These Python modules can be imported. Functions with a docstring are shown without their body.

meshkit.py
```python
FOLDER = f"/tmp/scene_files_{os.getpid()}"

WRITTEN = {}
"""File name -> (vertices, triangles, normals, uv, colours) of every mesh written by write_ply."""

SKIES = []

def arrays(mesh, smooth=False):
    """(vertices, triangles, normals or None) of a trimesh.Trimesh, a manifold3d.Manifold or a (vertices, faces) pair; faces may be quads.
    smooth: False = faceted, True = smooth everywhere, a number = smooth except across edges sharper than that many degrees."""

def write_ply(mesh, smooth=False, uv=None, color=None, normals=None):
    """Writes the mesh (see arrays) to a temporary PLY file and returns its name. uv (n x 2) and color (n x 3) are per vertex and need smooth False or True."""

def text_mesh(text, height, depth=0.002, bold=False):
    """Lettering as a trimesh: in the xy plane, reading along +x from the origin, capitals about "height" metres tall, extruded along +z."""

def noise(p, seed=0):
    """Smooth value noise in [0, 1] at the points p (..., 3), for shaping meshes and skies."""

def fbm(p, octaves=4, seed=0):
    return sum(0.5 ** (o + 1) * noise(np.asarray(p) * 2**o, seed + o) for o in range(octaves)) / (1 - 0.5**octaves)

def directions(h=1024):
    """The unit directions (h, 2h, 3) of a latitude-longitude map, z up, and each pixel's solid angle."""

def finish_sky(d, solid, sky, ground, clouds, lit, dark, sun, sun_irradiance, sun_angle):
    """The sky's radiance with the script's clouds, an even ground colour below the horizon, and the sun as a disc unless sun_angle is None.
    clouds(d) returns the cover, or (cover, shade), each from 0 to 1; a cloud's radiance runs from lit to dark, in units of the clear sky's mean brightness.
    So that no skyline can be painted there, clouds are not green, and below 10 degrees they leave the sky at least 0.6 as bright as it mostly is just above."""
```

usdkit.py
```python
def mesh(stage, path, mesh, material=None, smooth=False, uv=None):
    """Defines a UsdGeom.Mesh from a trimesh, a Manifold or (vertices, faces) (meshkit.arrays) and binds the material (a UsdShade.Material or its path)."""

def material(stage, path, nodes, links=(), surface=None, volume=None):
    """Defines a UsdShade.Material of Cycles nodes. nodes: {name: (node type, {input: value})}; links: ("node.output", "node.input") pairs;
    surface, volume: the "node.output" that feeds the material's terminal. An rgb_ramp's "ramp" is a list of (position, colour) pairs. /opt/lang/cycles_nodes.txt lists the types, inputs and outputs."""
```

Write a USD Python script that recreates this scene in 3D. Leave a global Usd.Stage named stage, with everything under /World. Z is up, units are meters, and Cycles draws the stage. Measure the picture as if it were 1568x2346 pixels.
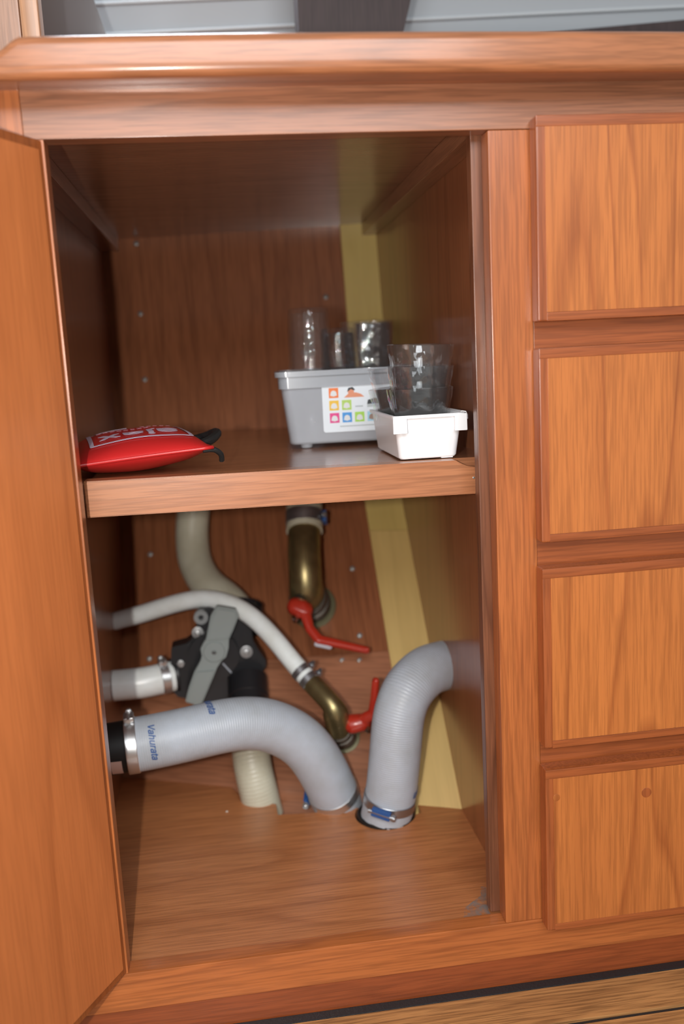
import math, random
import numpy as np
import trimesh, manifold3d, usdkit, meshkit
from shapely.geometry import Polygon, Point, box as sbox, LineString
from shapely.ops import unary_union
from pxr import Usd, UsdGeom, UsdLux, Gf, Sdf

random.seed(7)
stage = Usd.Stage.CreateInMemory()
UsdGeom.SetStageUpAxis(stage, 'Z'); UsdGeom.SetStageMetersPerUnit(stage, 1.0)
UsdGeom.Xform.Define(stage, '/World')
UsdGeom.Scope.Define(stage, '/World/Looks')

# ------------------------------------------------------------------ camera
CAM = np.array([0.12988, -0.78644, 0.56206])
RGT = np.array([0.99003351, -0.13093745, -0.05185594])
DWN = np.array([-0.07263139, -0.15925229, -0.98456254])
FWD = np.array([0.12065793, 0.97851627, -0.16717528])
FPX = 2049.7
cam = UsdGeom.Camera.Define(stage, '/World/camera')
m = Gf.Matrix4d(*RGT, 0, *(-DWN), 0, *(-FWD), 0, *CAM, 1)
cam.AddTransformOp().Set(m)
cam.CreateFocalLengthAttr(35.0)
cam.CreateHorizontalApertureAttr(35.0 * 1568 / FPX)
cam.CreateVerticalApertureAttr(35.0 * 2346 / FPX)
cam.CreateClippingRangeAttr(Gf.Vec2f(0.02, 100))
cam.CreateFStopAttr(3.2)
cam.CreateFocusDistanceAttr(0.88)
cam.CreateExposureAttr(0.10)

# ------------------------------------------------------------------ lights
FLASH_POWER, DOME, HATCH, PORT = 182.0, 0.10, 8.0, 28.0
def rect_light(name, pos, target, w, h, power, color):
    l = UsdLux.RectLight.Define(stage, '/World/' + name)
    p, t = np.array(pos, float), np.array(target, float)
    z = (p - t) / np.linalg.norm(p - t)
    up = np.array([0, 0, 1.0]) if abs(z[2]) < .95 else np.array([0, 1.0, 0])
    x = np.cross(up, z); x /= np.linalg.norm(x); y = np.cross(z, x)
    l.AddTransformOp().Set(Gf.Matrix4d(*x, 0, *y, 0, *z, 0, *p, 1))
    l.CreateWidthAttr(w); l.CreateHeightAttr(h)
    l.CreateIntensityAttr(power); l.CreateColorAttr(Gf.Vec3f(*color))
    return l
# the camera's own flash, beside the lens (the camera is held upright)
FL = CAM - 0.093 * RGT
rect_light('camera_flash', FL, FL + FWD + 0.0 * DWN, 0.010, 0.032, FLASH_POWER * 28, (1.0, 0.955, 0.90))
# daylight: companionway behind the camera, and the port light above the counter
rect_light('companionway_daylight', (0.25, -1.75, 1.50), (0.25, 0.0, 0.75), 1.3, 0.7, HATCH, (0.93, 0.97, 1.0))
rect_light('port_light_daylight', (0.04, 0.575, 1.30), (0.04, -0.2, 1.10), 0.40, 0.20, PORT, (0.80, 0.90, 1.0))
rect_light('left_port_daylight', (-1.7, -0.75, 1.15), (0.2, 0.0, 0.70), 0.5, 0.3, 20.0, (0.92, 0.96, 1.0))
dome = UsdLux.DomeLight.Define(stage, '/World/cabin_ambient')
dome.CreateIntensityAttr(DOME); dome.CreateColorAttr(Gf.Vec3f(1.0, 0.97, 0.94))

# ------------------------------------------------------------------ scene tree helpers
taken = {}
def numbered(parent, name):
    k = (parent, name); n = taken.get(k, 0); taken[k] = n + 1
    return name if n == 0 else f'{name}_{n:03d}'
ORIGIN = {}
def tag(prim, label=None, cat=None, group=None, kind=None):
    p = prim.GetPrim() if hasattr(prim, 'GetPrim') else prim
    for k, v in (('label', label), ('category', cat), ('group', group), ('kind', kind)):
        if v: p.SetCustomDataByKey(k, v)
    return p
def thing(name, loc, label=None, cat=None, group=None, kind=None):
    path = '/World/' + numbered('/World', name)
    x = UsdGeom.Xform.Define(stage, path); x.AddTranslateOp().Set(Gf.Vec3d(*map(float, loc)))
    ORIGIN[path] = np.array(loc, float)
    return tag(x, label, cat, group, kind)
def obj(name, mesh, mat, parent=None, label=None, smooth=35, cat=None, group=None, kind=None):
    """One Mesh prim; mesh vertices are world coordinates."""
    pp = '/World' if parent is None else str(parent.GetPath())
    path = pp + '/' + numbered(pp, name)
    o = np.zeros(3) if parent is None else ORIGIN[pp]
    v, f, _ = meshkit.arrays(mesh)
    if parent is None:                       # top-level single mesh: its own base as origin
        o2 = np.array([v[:, 0].mean(), v[:, 1].mean(), v[:, 2].min()])
        g = usdkit.mesh(stage, path, (v - o2, f), mat, smooth=smooth)
        UsdGeom.Xformable(g).AddTranslateOp().Set(Gf.Vec3d(*map(float, o2)))
        ORIGIN[path] = o2
    else:
        g = usdkit.mesh(stage, path, (v - o, f), mat, smooth=smooth)
        ORIGIN[path] = o
    return tag(g, label, cat, group, kind)

# ------------------------------------------------------------------ mesh helpers
cat_ = lambda ms: trimesh.util.concatenate([as_tm(x) for x in ms])
def as_tm(mm):
    v, f, _ = meshkit.arrays(mm)
    return trimesh.Trimesh(v, f, process=False)
OCT = np.array([(0, 0, 1), (0, 1, 0), (1, 0, 0), (0, .7071, .7071), (.7071, 0, .7071), (.7071, .7071, 0), (.577, .577, .577)])
def rbox(a, b, r=0.0015):
    a, b = np.minimum(a, b).astype(float), np.maximum(a, b).astype(float)
    if r <= 0:
        return trimesh.creation.box(extents=b - a, transform=trimesh.transformations.translation_matrix((a + b) / 2))
    pts = []
    for s in np.ndindex(2, 2, 2):
        sg = np.array(s) * 2 - 1
        c = np.where(sg > 0, b - r, a + r)
        pts.append(c + OCT * sg * r)
    return trimesh.Trimesh(np.vstack(pts)).convex_hull
def frame(T):
    T = T / np.linalg.norm(T)
    N = np.array([0, -1.0, 0.05]); N -= T * (N @ T)
    if np.linalg.norm(N) < .1: N = np.array([1.0, 0, 0]); N -= T * (N @ T)
    N /= np.linalg.norm(N)
    return T, N, np.cross(T, N)
def catmull(P, step):
    P = np.asarray(P, float)
    Q = np.vstack([2 * P[0] - P[1], P, 2 * P[-1] - P[-2]]); out = []
    for i in range(1, len(Q) - 2):
        n = max(2, int(np.linalg.norm(Q[i + 1] - Q[i]) / step)); t = np.linspace(0, 1, n, endpoint=False)[:, None]
        a, b, c, d = Q[i - 1], Q[i], Q[i + 1], Q[i + 2]
        out.append(.5 * (2 * b + (c - a) * t + (2 * a - 5 * b + 4 * c - d) * t**2 + (3 * b - a - 3 * c + d) * t**3))
    return np.vstack(out + [P[-1:]])
def smooth_path(P, step, k=0):
    C = catmull(P, step)
    for _ in range(k):
        C[1:-1] = .25 * C[:-2] + .5 * C[1:-1] + .25 * C[2:]
    return C
def arclen(C): return np.concatenate([[0], np.cumsum(np.linalg.norm(np.diff(C, axis=0), axis=1))])
def tangents(C):
    T = np.gradient(C, axis=0); return T / np.linalg.norm(T, axis=1, keepdims=True)
def sweep(C, R, n=28, cap=True):
    """Tube of radius R(s) (or a constant) round the polyline C, with transported frames."""
    C = np.asarray(C, float); S = arclen(C); T = tangents(C)
    R = np.array([R(s) for s in S]) if callable(R) else np.broadcast_to(R, len(S))
    _, N, _ = frame(T[0]); th = np.linspace(0, 2 * np.pi, n, endpoint=False); V = []
    for i in range(len(C)):
        N = N - T[i] * (N @ T[i]); N /= np.linalg.norm(N); B = np.cross(T[i], N)
        V.append(C[i] + R[i] * (np.cos(th)[:, None] * N + np.sin(th)[:, None] * B))
    V = np.vstack(V); F = []
    k = np.arange(n); k2 = (k + 1) % n
    for i in range(len(C) - 1):
        a, b = i * n, (i + 1) * n
        F.append(np.stack([a + k, a + k2, b + k2], 1)); F.append(np.stack([a + k, b + k2, b + k], 1))
    if cap:
        V = np.vstack([V, C[:1], C[-1:]]); m_ = len(C) * n; e = (len(C) - 1) * n
        F.append(np.stack([np.full(n, m_), k2, k], 1)); F.append(np.stack([np.full(n, m_ + 1), e + k, e + k2], 1))
    return trimesh.Trimesh(V, np.vstack(F), process=False)
def tube(a, b, r, n=24): 
    a, b = np.array(a, float), np.array(b, float)
    rr = r if np.ndim(r) else (r, r)
    C = np.linspace(a, b, len(rr)); 
    return sweep(C, lambda s: np.interp(s, np.linspace(0, np.linalg.norm(b - a), len(rr)), rr), n)
def cyl_profile(p, ax, prof, n=28):
    """Lathe about axis ax from p: prof = [(distance along, radius)], closed at both ends."""
    T, N, B = frame(np.array(ax, float)); th = np.linspace(0, 2 * np.pi, n, endpoint=False)
    ring = np.cos(th)[:, None] * N + np.sin(th)[:, None] * B
    V = np.vstack([np.array(p) + T * d + ring * max(r, 1e-5) for d, r in prof]); F = []
    k = np.arange(n); k2 = (k + 1) % n
    for i in range(len(prof) - 1):
        a, b = i * n, (i + 1) * n
        F.append(np.stack([a + k, a + k2, b + k2], 1)); F.append(np.stack([a + k, b + k2, b + k], 1))
    V = np.vstack([V, np.array(p) + T * prof[0][0], np.array(p) + T * prof[-1][0]]); m_ = len(prof) * n
    F.append(np.stack([np.full(n, m_), k2, k], 1)); F.append(np.stack([np.full(n, m_ + 1), m_ - n + k, m_ - n + k2], 1))
    return trimesh.Trimesh(V, np.vstack(F), process=False)
def extrude(poly, h, M=None, bevel=0):
    """shapely polygon -> prism along +z (0..h), placed by 4x4 M; a bevel rounds the far rim."""
    if bevel:
        cs = []
        for d, z in ((0, 0), (0, h - bevel), (bevel * .3, h - bevel * .3), (bevel, h)):
            cs.append((poly.buffer(-d) if d else poly, z))
        ms = []
        for (p0, z0), (p1, z1) in zip(cs[:-1], cs[1:]):
            q = trimesh.creation.extrude_polygon(p0, z1 - z0 + .00002, engine='earcut'); q.apply_translation([0, 0, z0]); ms.append(q)
        me = cat_(ms)
    else:
        geoms = getattr(poly, 'geoms', [poly])
        me = cat_([trimesh.creation.extrude_polygon(g, h, engine='earcut') for g in geoms])
    if M is not None: me.apply_transform(M)
    return me
def basis(o, x, y, z):
    M = np.eye(4); M[:3, 0], M[:3, 1], M[:3, 2], M[:3, 3] = x, y, z, o; return M
XZ = lambda y: basis((0, y, 0), (1, 0, 0), (0, 0, 1), (0, -1, 0))       # polygon in (x,z), extruded toward the viewer
def prism_x(poly_yz, x0, x1):
    me = trimesh.creation.extrude_polygon(poly_yz, x1 - x0, engine='earcut')
    me.apply_transform(basis((x0, 0, 0), (0, 1, 0), (0, 0, 1), (1, 0, 0))); return me

# ------------------------------------------------------------------ materials
def simple(name, color, rough=.5, metal=0, coat=0, bump=None, **kw):
    nodes = {'p': ('principled_bsdf', dict(base_color=color, roughness=rough, metallic=metal, coat_weight=coat, coat_roughness=.1, **kw))}
    links = []
    if bump:
        sc, st = bump
        nodes.update(tc=('texture_coordinate', {}), n=('noise_texture', {'scale': sc, 'detail': 3}), b=('bump', {'strength': st, 'distance': .001}))
        links += [('tc.object', 'n.vector'), ('n.fac', 'b.height'), ('b.normal', 'p.normal')]
    return usdkit.material(stage, '/World/Looks/' + name, nodes, links, surface='p.BSDF')
WOODS = {}
def wood(axis, light, dark, seed=0, rings=5.0, size=9.0, stretch=7.0, streak=.55, rough=.36, coat=.5, coat_rough=.22, pores=.35, tone=.25, drop=''):
    """Varnished wood: elongated growth-ring contours along an axis, fine pores, slow drift of tone."""
    key = (axis, tuple(light), tuple(dark), seed, rings, size, stretch, streak, rough, coat, pores, tone, drop)
    if key in WOODS: return WOODS[key]
    rs = random.Random(seed * 131 + 5); loc = [rs.uniform(-40, 40) for _ in range(3)]
    def sc(s, st): return [s / st if 'xyz'[i] == axis else (s * .02 if 'xyz'[i] in drop else s) for i in range(3)]
    N = {'tc': ('texture_coordinate', {}),
         'm1': ('mapping', {'location': loc, 'scale': sc(size, stretch)}),
         'n1': ('noise_texture', {'scale': 1.0, 'detail': 1.2, 'roughness': .4, 'distortion': .12}),
         'mu': ('math', {'math_type': 'multiply', 'value2': rings}),
         'fr': ('math', {'math_type': 'fraction'}),
         'rr': ('rgb_ramp', {'ramp': [(0, (0, 0, 0)), (.45, (.12, .12, .12)), (.78, (.34, .34, .34)), (.90, (1, 1, 1)), (.96, (.35, .35, .35)), (1, (0, 0, 0))]}),
         'm2': ('mapping', {'location': loc[::-1], 'scale': sc(420, 26)}),
         'n2': ('noise_texture', {'scale': 1.0, 'detail': 2, 'roughness': .6}),
         'r2': ('rgb_ramp', {'ramp': [(.42, (1, 1, 1)), (.62, (.0, .0, .0)), (.70, (.0, .0, .0))]}),
         'm4': ('mapping', {'location': loc, 'scale': sc(70, 22)}),
         'n4': ('noise_texture', {'scale': 1.0, 'detail': 3, 'roughness': .55}),
         'm3': ('mapping', {'location': [l * 1.7 for l in loc], 'scale': sc(14, 9)}),
         'n3': ('noise_texture', {'scale': 1.0, 'detail': 2}),
         'f1': ('math', {'math_type': 'multiply', 'value2': streak}),
         'f4': ('math', {'math_type': 'multiply_add', 'value2': .55, 'value3': -.12}),
         'f3': ('math', {'math_type': 'multiply_add', 'value2': tone * 2, 'value3': -tone}),
         'a1': ('math', {'math_type': 'add'}),
         'a2': ('math', {'math_type': 'add', 'use_clamp': True}),
         'mx': ('mix_color', {'a': light, 'b': dark}),
         'pf': ('math', {'math_type': 'multiply_add', 'value2': -pores, 'value3': pores}),
         'm5': ('mix_color', {'b': [c * .45 for c in dark]}),
         'b': ('bump', {'strength': .08, 'distance': .0006}),
         'p': ('principled_bsdf', {'roughness': rough, 'coat_weight': coat, 'coat_roughness': coat_rough})}
    L = [('tc.object', 'm1.vector'), ('m1.vector', 'n1.vector'), ('n1.fac', 'mu.value1'), ('mu.value', 'fr.value1'), ('fr.value', 'rr.fac'),
         ('tc.object', 'm2.vector'), ('m2.vector', 'n2.vector'), ('n2.fac', 'r2.fac'), ('tc.object', 'm3.vector'), ('m3.vector', 'n3.vector'),
         ('tc.object', 'm4.vector'), ('m4.vector', 'n4.vector'), ('n4.fac', 'f4.value1'),
         ('rr.color', 'f1.value1'), ('n3.fac', 'f3.value1'), ('f1.value', 'a1.value1'), ('f3.value', 'a1.value2'),
         ('a1.value', 'a2.value1'), ('f4.value', 'a2.value2'),
         ('a2.value', 'mx.fac'), ('r2.color', 'pf.value1'), ('pf.value', 'm5.fac'), ('mx.result', 'm5.a'), ('m5.result', 'p.base_color'),
         ('n2.fac', 'b.height'), ('b.normal', 'p.normal')]
    WOODS[key] = usdkit.material(stage, f'/World/Looks/wood_{len(WOODS):02d}', N, L, surface='p.BSDF')
    return WOODS[key]
TL, TD = (.60, .198, .048), (.33, .086, .020)          # orange varnished teak, light and dark grain
FRL, FRD = (.53, .165, .044), (.30, .078, .020)        # solid frame timber, redder
EDL, EDD = (.40, .108, .030), (.24, .058, .016)        # darker edge banding
def frame_wood(axis, seed): return wood(axis, FRL, FRD, seed, rings=7, size=26, stretch=24, streak=.42, tone=.3)
def edge_wood(axis, seed): return wood(axis, EDL, EDD, seed, rings=6, size=30, stretch=22, streak=.4)
def veneer(axis, seed, **k):
    a = dict(rings=9, size=11, stretch=13, streak=.62, tone=.2, pores=.3); a.update(k); return wood(axis, TL, TD, seed, **a)
INL, IND = (.38, .170, .088), (.22, .092, .047)        # browner interior ply
def inner_red(axis, seed, **k):
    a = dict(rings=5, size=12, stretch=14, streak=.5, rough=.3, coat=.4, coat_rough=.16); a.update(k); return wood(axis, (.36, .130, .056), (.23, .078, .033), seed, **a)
def inner(axis, seed, **k):
    a = dict(rings=5, size=12, stretch=14, streak=.5, rough=.3, coat=.5, coat_rough=.16); a.update(k); return wood(axis, INL, IND, seed, **a)

# ------------------------------------------------------------------ cabinet
W, H, XR, XL, ZF = 0.3696, 0.75, 0.389, -0.052, -0.004
HZ = [-.2, -.007, .164, .341, .628, .757, .9]; HY = [.262, .244, .407, .559, .660, .688, .70]
def hull_y(x, z): return np.interp(z, HZ, HY) + (.19 + (.775 - z) / .78 * .24) * (XR - x)
def hull_sheet(x0, x1, z0, z1, off, thick, nx=10, nz=40):
    """A board bent along the ship's side between x0..x1 and z0(x)..z1(x); off = how proud it stands."""
    z0f = z0 if callable(z0) else (lambda x: z0); z1f = z1 if callable(z1) else (lambda x: z1)
    F = []; V = []
    for o in (off, off - thick):
        for i in range(nx + 1):
            x = x0 + (x1 - x0) * i / nx
            for j in range(nz + 1):
                z = z0f(x) + (z1f(x) - z0f(x)) * j / nz
                V.append((x, hull_y(x, z) - o, z))
    n = nz + 1; A = (nx + 1) * n
    for i in range(nx):
        for j in range(nz):
            a = i * n + j; b = a + n
            F += [(a, b, b + 1), (a, b + 1, a + 1), (A + a, A + b + 1, A + b), (A + a, A + a + 1, A + b + 1)]
    for i in range(nx):
        for j, fl in ((0, 0), (nz, 1)):
            a = i * n + j; b = a + n
            q = [(a, A + a, A + b), (a, A + b, b)]
            F += q if not fl else [t[::-1] for t in q]
    for j in range(nz):
        for i, fl in ((0, 1), (nx, 0)):
            a = i * n + j; b = a + 1
            q = [(a, A + a, A + b), (a, A + b, b)]
            F += q if not fl else [t[::-1] for t in q]
    me = trimesh.Trimesh(np.array(V), np.array(F), process=False); me.fix_normals(); return me

cab = thing('galley_cabinet', (0.25, 0.2, -0.0705), 'varnished teak galley cabinet with one open door and a stack of four drawers', 'cabinet')
obj('top_rail', rbox((-.0155, 0, .75), (1.0, .02, .806), .001), wood('x', (.44, .180, .088), (.23, .092, .046), 3, rings=7, size=26, stretch=24, streak=.5, tone=.3), cab)
obj('stile', rbox((-.30, 0, 0), (-.0155, .02, .806), .0008), frame_wood('z', 5), cab)
obj('stile', rbox((-.0155, 0, 0), (0, .02, .75), .0008), frame_wood('z', 6), cab)
obj('stile', rbox((W, 0, 0), (.4085, .02, .75), .0016), frame_wood('z', 8), cab)
obj('bottom_rail', rbox((-.30, 0, -.0396), (1.0, .02, 0), .0018), frame_wood('x', 9), cab)
obj('kick_board', rbox((-.30, .0035, -.0735), (1.0, .02, -.0396), .0005), wood('x', (.34, .080, .022), (.22, .048, .013), 12, rings=6, size=18, stretch=9, streak=.5), cab)
for z0, z1, s in ((.5639, .5861, 21), (.3634, .3883, 22), (.1639, .1888, 23)):
    obj('drawer_rail', rbox((.4085, .001, z0 - .012), (1.0, .02, z1 + .012), .0005), edge_wood('x', s), cab)
obj('stile', rbox((.858, 0, 0), (1.0, .02, .75), .0012), frame_wood('z', 10), cab)
obj('side_panel', rbox((.986, .02, -.0705), (1.0, .58, .787), 0), frame_wood('z', 11), cab)
# door stop strip inside the right stile
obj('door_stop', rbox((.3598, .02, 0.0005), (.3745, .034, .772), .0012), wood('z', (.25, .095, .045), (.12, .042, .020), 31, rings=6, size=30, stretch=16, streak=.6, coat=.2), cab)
# carcase
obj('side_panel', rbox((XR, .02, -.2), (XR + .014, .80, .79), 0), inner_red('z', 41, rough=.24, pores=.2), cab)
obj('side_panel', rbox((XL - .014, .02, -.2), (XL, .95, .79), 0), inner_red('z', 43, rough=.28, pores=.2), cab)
obj('top_panel', rbox((XL, .02, .776), (XR, .95, .788), 0), inner('x', 45, rough=.22), cab)
obj('cleat', rbox((.3672, .021, .757), (XR, .686, .776), .001), inner('y', 47), cab)
obj('cleat', rbox((XL, .03, .757), (-.0245, .77, .776), .001), inner('y', 48, tone=.1), cab)
seam = lambda x: .124 + .085 * x
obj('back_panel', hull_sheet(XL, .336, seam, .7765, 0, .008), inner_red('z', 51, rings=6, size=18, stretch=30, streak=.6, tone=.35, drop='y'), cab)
obj('back_panel', hull_sheet(XL, .336, -.19, seam, .002, .010), wood('x', (.42, .17, .085), (.25, .095, .045), 53, rings=6, size=14, stretch=6, streak=.55, drop='y', rough=.4, coat=.15), cab, label='bare plywood lower back panel with horizontal grain')
YL, YD = (.74, .52, .19), (.58, .39, .13)
obj('batten', hull_sheet(.334, XR, -.19, .3035, .007, .007, nx=2), wood('z', YL, YD, 61, rings=4, size=14, stretch=8, drop='y', streak=.3, rough=.5, coat=.1, pores=.08), cab, label='pale yellow timber batten in the back corner')
obj('batten', hull_sheet(.334, XR, .304, .7765, .0075, .0075, nx=2), wood('z', (.70, .52, .17), (.55, .38, .11), 62, rings=3, size=14, stretch=8, drop='y', streak=.25, rough=.5, coat=.1, pores=.08), cab, label='pale yellow timber batten above the joint')
screw_m = simple('screw_zinc', (.34, .34, .33), .45, .6)
for x, z in ((.0047, .768), (.0024, .655), (.0019, .5477), (-.0052, .2734), (.3015, .2525), (.2983, .1692), (.2693, .1397), (.3037, .6641), (-.0105, .1347), (.2932, .1403), (.283, .352)):
    p = np.array([x, hull_y(x, z), z])
    obj('screw', cyl_profile(p + (0, .002, -.001), (0, -1, .35), [(0, .0042), (.0032, .0042), (.0042, .0030), (.0044, .0012), (.0036, .001)], 12), screw_m, cab)
# base board with the cut-outs for the hoses
fl = Polygon([(XL, .02), (XR, .02), (XR, .31), (.16, .42), (XL, .50)])
cut = Polygon([(.098, .375), (.1064, .3534), (.112, .342), (.1232, .3246), (.1394, .3136), (.1579, .3069), (.1585, .2779), (.2044, .2728), (.262, .2725), (.262, .60), (.098, .60)])
fl = fl.difference(cut).difference(Point(.2925, .250).buffer(.0385, 24)).difference(Polygon([(.262, .30), (.262, .262), (.31, .22), (.3242, .2361), (.337, .243), (.337, .3)]))
obj('base_panel', extrude(fl, .012, basis((0, 0, ZF - .012), (1, 0, 0), (0, 1, 0), (0, 0, 1))), wood('x', (.60, .235, .088), (.36, .120, .042), 71, rings=5, size=13, stretch=9, streak=.45, rough=.33, coat=.2), cab)
# shelf and its lipped front edge
shy = .47
sh = Polygon([(XL, .075), (XR, .075), (XR, hull_y(XR, shy) - .009), (.334, hull_y(.334, shy) - .009), (.334, hull_y(.334, shy) - .001), (XL, hull_y(XL, shy) - .001)])
shelf = obj('shelf', extrude(sh, .020, basis((0, 0, .4405), (1, 0, 0), (0, 1, 0), (0, 0, 1))), wood('x', (.42, .18, .085), (.27, .105, .048), 75, rings=4, size=12, stretch=9, streak=.45, rough=.24, coat=.5, coat_rough=.16), cab)
lp = Polygon([(-.0045, .4300), (.3745, .4265), (.3745, .4520), (.366, .4527), (.358, .4545), (.3515, .4580), (.3475, .4605), (-.0045, .4640)])
obj('edging', extrude(lp, .022, XZ(.078), bevel=.0035), wood('x', (.52, .215, .095), (.33, .115, .045), 77, rings=6, size=24, stretch=18, streak=.45), shelf)
obj('shelf_support', rbox((XL, .05, .425), (-.012, .077, .458), .001), inner('y', 79), cab)

obj('screw', cyl_profile((.3648, .0562, .4425), (0, -1, 0), [(0, .0012), (.0006, .0012), (.0008, .0006)], 10), screw_m, shelf)
# drawers
for k, (z0, z1) in enumerate(((.5861, .7571), (.3883, .5636), (.1888, .3643), (-.0022, .1675))):
    x0, x1, yf = .4063, .86, -.018
    d = obj('drawer', rbox((x0, yf + .0006, z0), (x1, -.0005, z1), .0022), edge_wood('z', 81 + k), cab)
    obj('veneer_panel', rbox((x0 + .0078, yf, z0 + .0078), (x1 - .008, yf + .004, z1 - .0095), .0002), veneer('z', (183, 118, 134, 169)[k]), d)
    obj('edge_strip', rbox((x0 + .0002, yf + .0001, z1 - .0096), (x1, yf + .004, z1 - .0004), .0008), edge_wood('x', 91 + k), d)
    obj('edge_strip', rbox((x0 + .0078, yf + .0001, z0 + .0002), (x1, yf + .004, z0 + .0076), .0006), edge_wood('x', 95 + k), d)

plug_m = veneer('z', 201)
obj('plug', cyl_profile((.4171, -.0176, .1386), (0, -1, 0), [(0, .0036), (.0006, .0036), (.0008, .0031)], 16), plug_m, d)
obj('plug', cyl_profile((.5080, -.0176, .1330), (0, -1, 0), [(0, .0050), (.0006, .0050), (.0008, .0045)], 16), edge_wood('z', 203), d)

# door, swung open past square towards the viewer
dv = np.array([-.488, -.873, 0]); dv /= np.linalg.norm(dv); dn = np.array([-dv[1], dv[0], 0])     # dn: the inside face looks right
def door_box(s0, s1, z0, z1, n0, n1, r):
    b = rbox((s0, n0, z0), (s1, n1, z1), r)
    b.apply_transform(basis((-.0005, .0005, 0), dv, dn, (0, 0, 1)))
    if np.linalg.det(basis((0, 0, 0), dv, dn, (0, 0, 1))[:3, :3]) < 0: b.invert()
    return b
door = obj('door', door_box(0, .40, .001, .7492, -.018, -.001, .001), wood('z', (.33, .095, .026), (.2, .055, .015), 104, rings=5, size=26, stretch=18, streak=.4), cab)
obj('door_panel', door_box(.0062, .392, .0085, .7415, -.003, .0006, .0008), wood('z', (.58, .185, .056), (.37, .105, .030), 107, rings=4, size=9, stretch=9, streak=.4, tone=.2, pores=.15), door)

# ------------------------------------------------------------------ worktop
prof = [(.60, .7875), (.60, .8145), (-.030, .8145)]
for a in np.linspace(90, 180, 7): prof.append((-.0320 + .0090 * math.cos(math.radians(a)), .8055 + .0090 * math.sin(math.radians(a))))
prof += [(-.0408, .7925)]
for a in np.linspace(180, 265, 8): prof.append((-.0335 + .007 * math.cos(math.radians(a)), .7905 + .0075 * math.sin(math.radians(a))))
prof += [(-.020, .7822), (-.006, .7860), (0.0, .7875)]
wt = thing('worktop', (.3, .2, .785), 'teak worktop with a rounded nosing running above the cabinet', 'worktop')
bow = lambda x: .009 * (1 - ((x - .25) / .36) ** 2)
xs = np.concatenate([np.linspace(-.40, -.06, 6), np.linspace(-.05, -.004, 16), np.linspace(.005, .62, 32), np.linspace(.66, 1.2, 6)])
V, F = [], []
pf = np.array(prof); npf = len(pf)
for x in xs:
    b = bow(np.clip(x, -.12, .66))
    t_ = np.clip((-.002 - x) / .022, 0, 1); dz = .011 * t_ * t_ * (3 - 2 * t_)          # the raised edge is rounded off at its left end
    for (y, z) in pf: V.append((x, y - (b if y < .1 else 0), z - (dz if z > .80 else 0)))
for i in range(len(xs) - 1):
    for j in range(npf):
        a, c = i * npf + j, i * npf + (j + 1) % npf
        F += [(a, a + npf, c + npf), (a, c + npf, c)]
from_tri = trimesh.creation.triangulate_polygon(Polygon(pf), engine='earcut')
tm = trimesh.Trimesh(np.array(V), np.array(F), process=False)
from_tri[0][:, 1] -= 0
caps = [trimesh.Trimesh(np.c_[np.full(len(from_tri[0]), x), from_tri[0]], from_tri[1], process=False) for x in (xs[0], xs[-1])]
for c, x in zip(caps, (xs[0], xs[-1])):
    c.vertices[:, 1] -= np.where(c.vertices[:, 1] < .1, bow(np.clip(x, -.12, .66)), 0)
wm = cat_([tm] + caps); wm.merge_vertices(); wm.fix_normals()
obj('slab', wm, wood('x', (.48, .185, .080), (.28, .105, .045), 111, rings=6, size=20, stretch=16, streak=.5, rough=.32, coat=.5, coat_rough=.17), wt)

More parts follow.
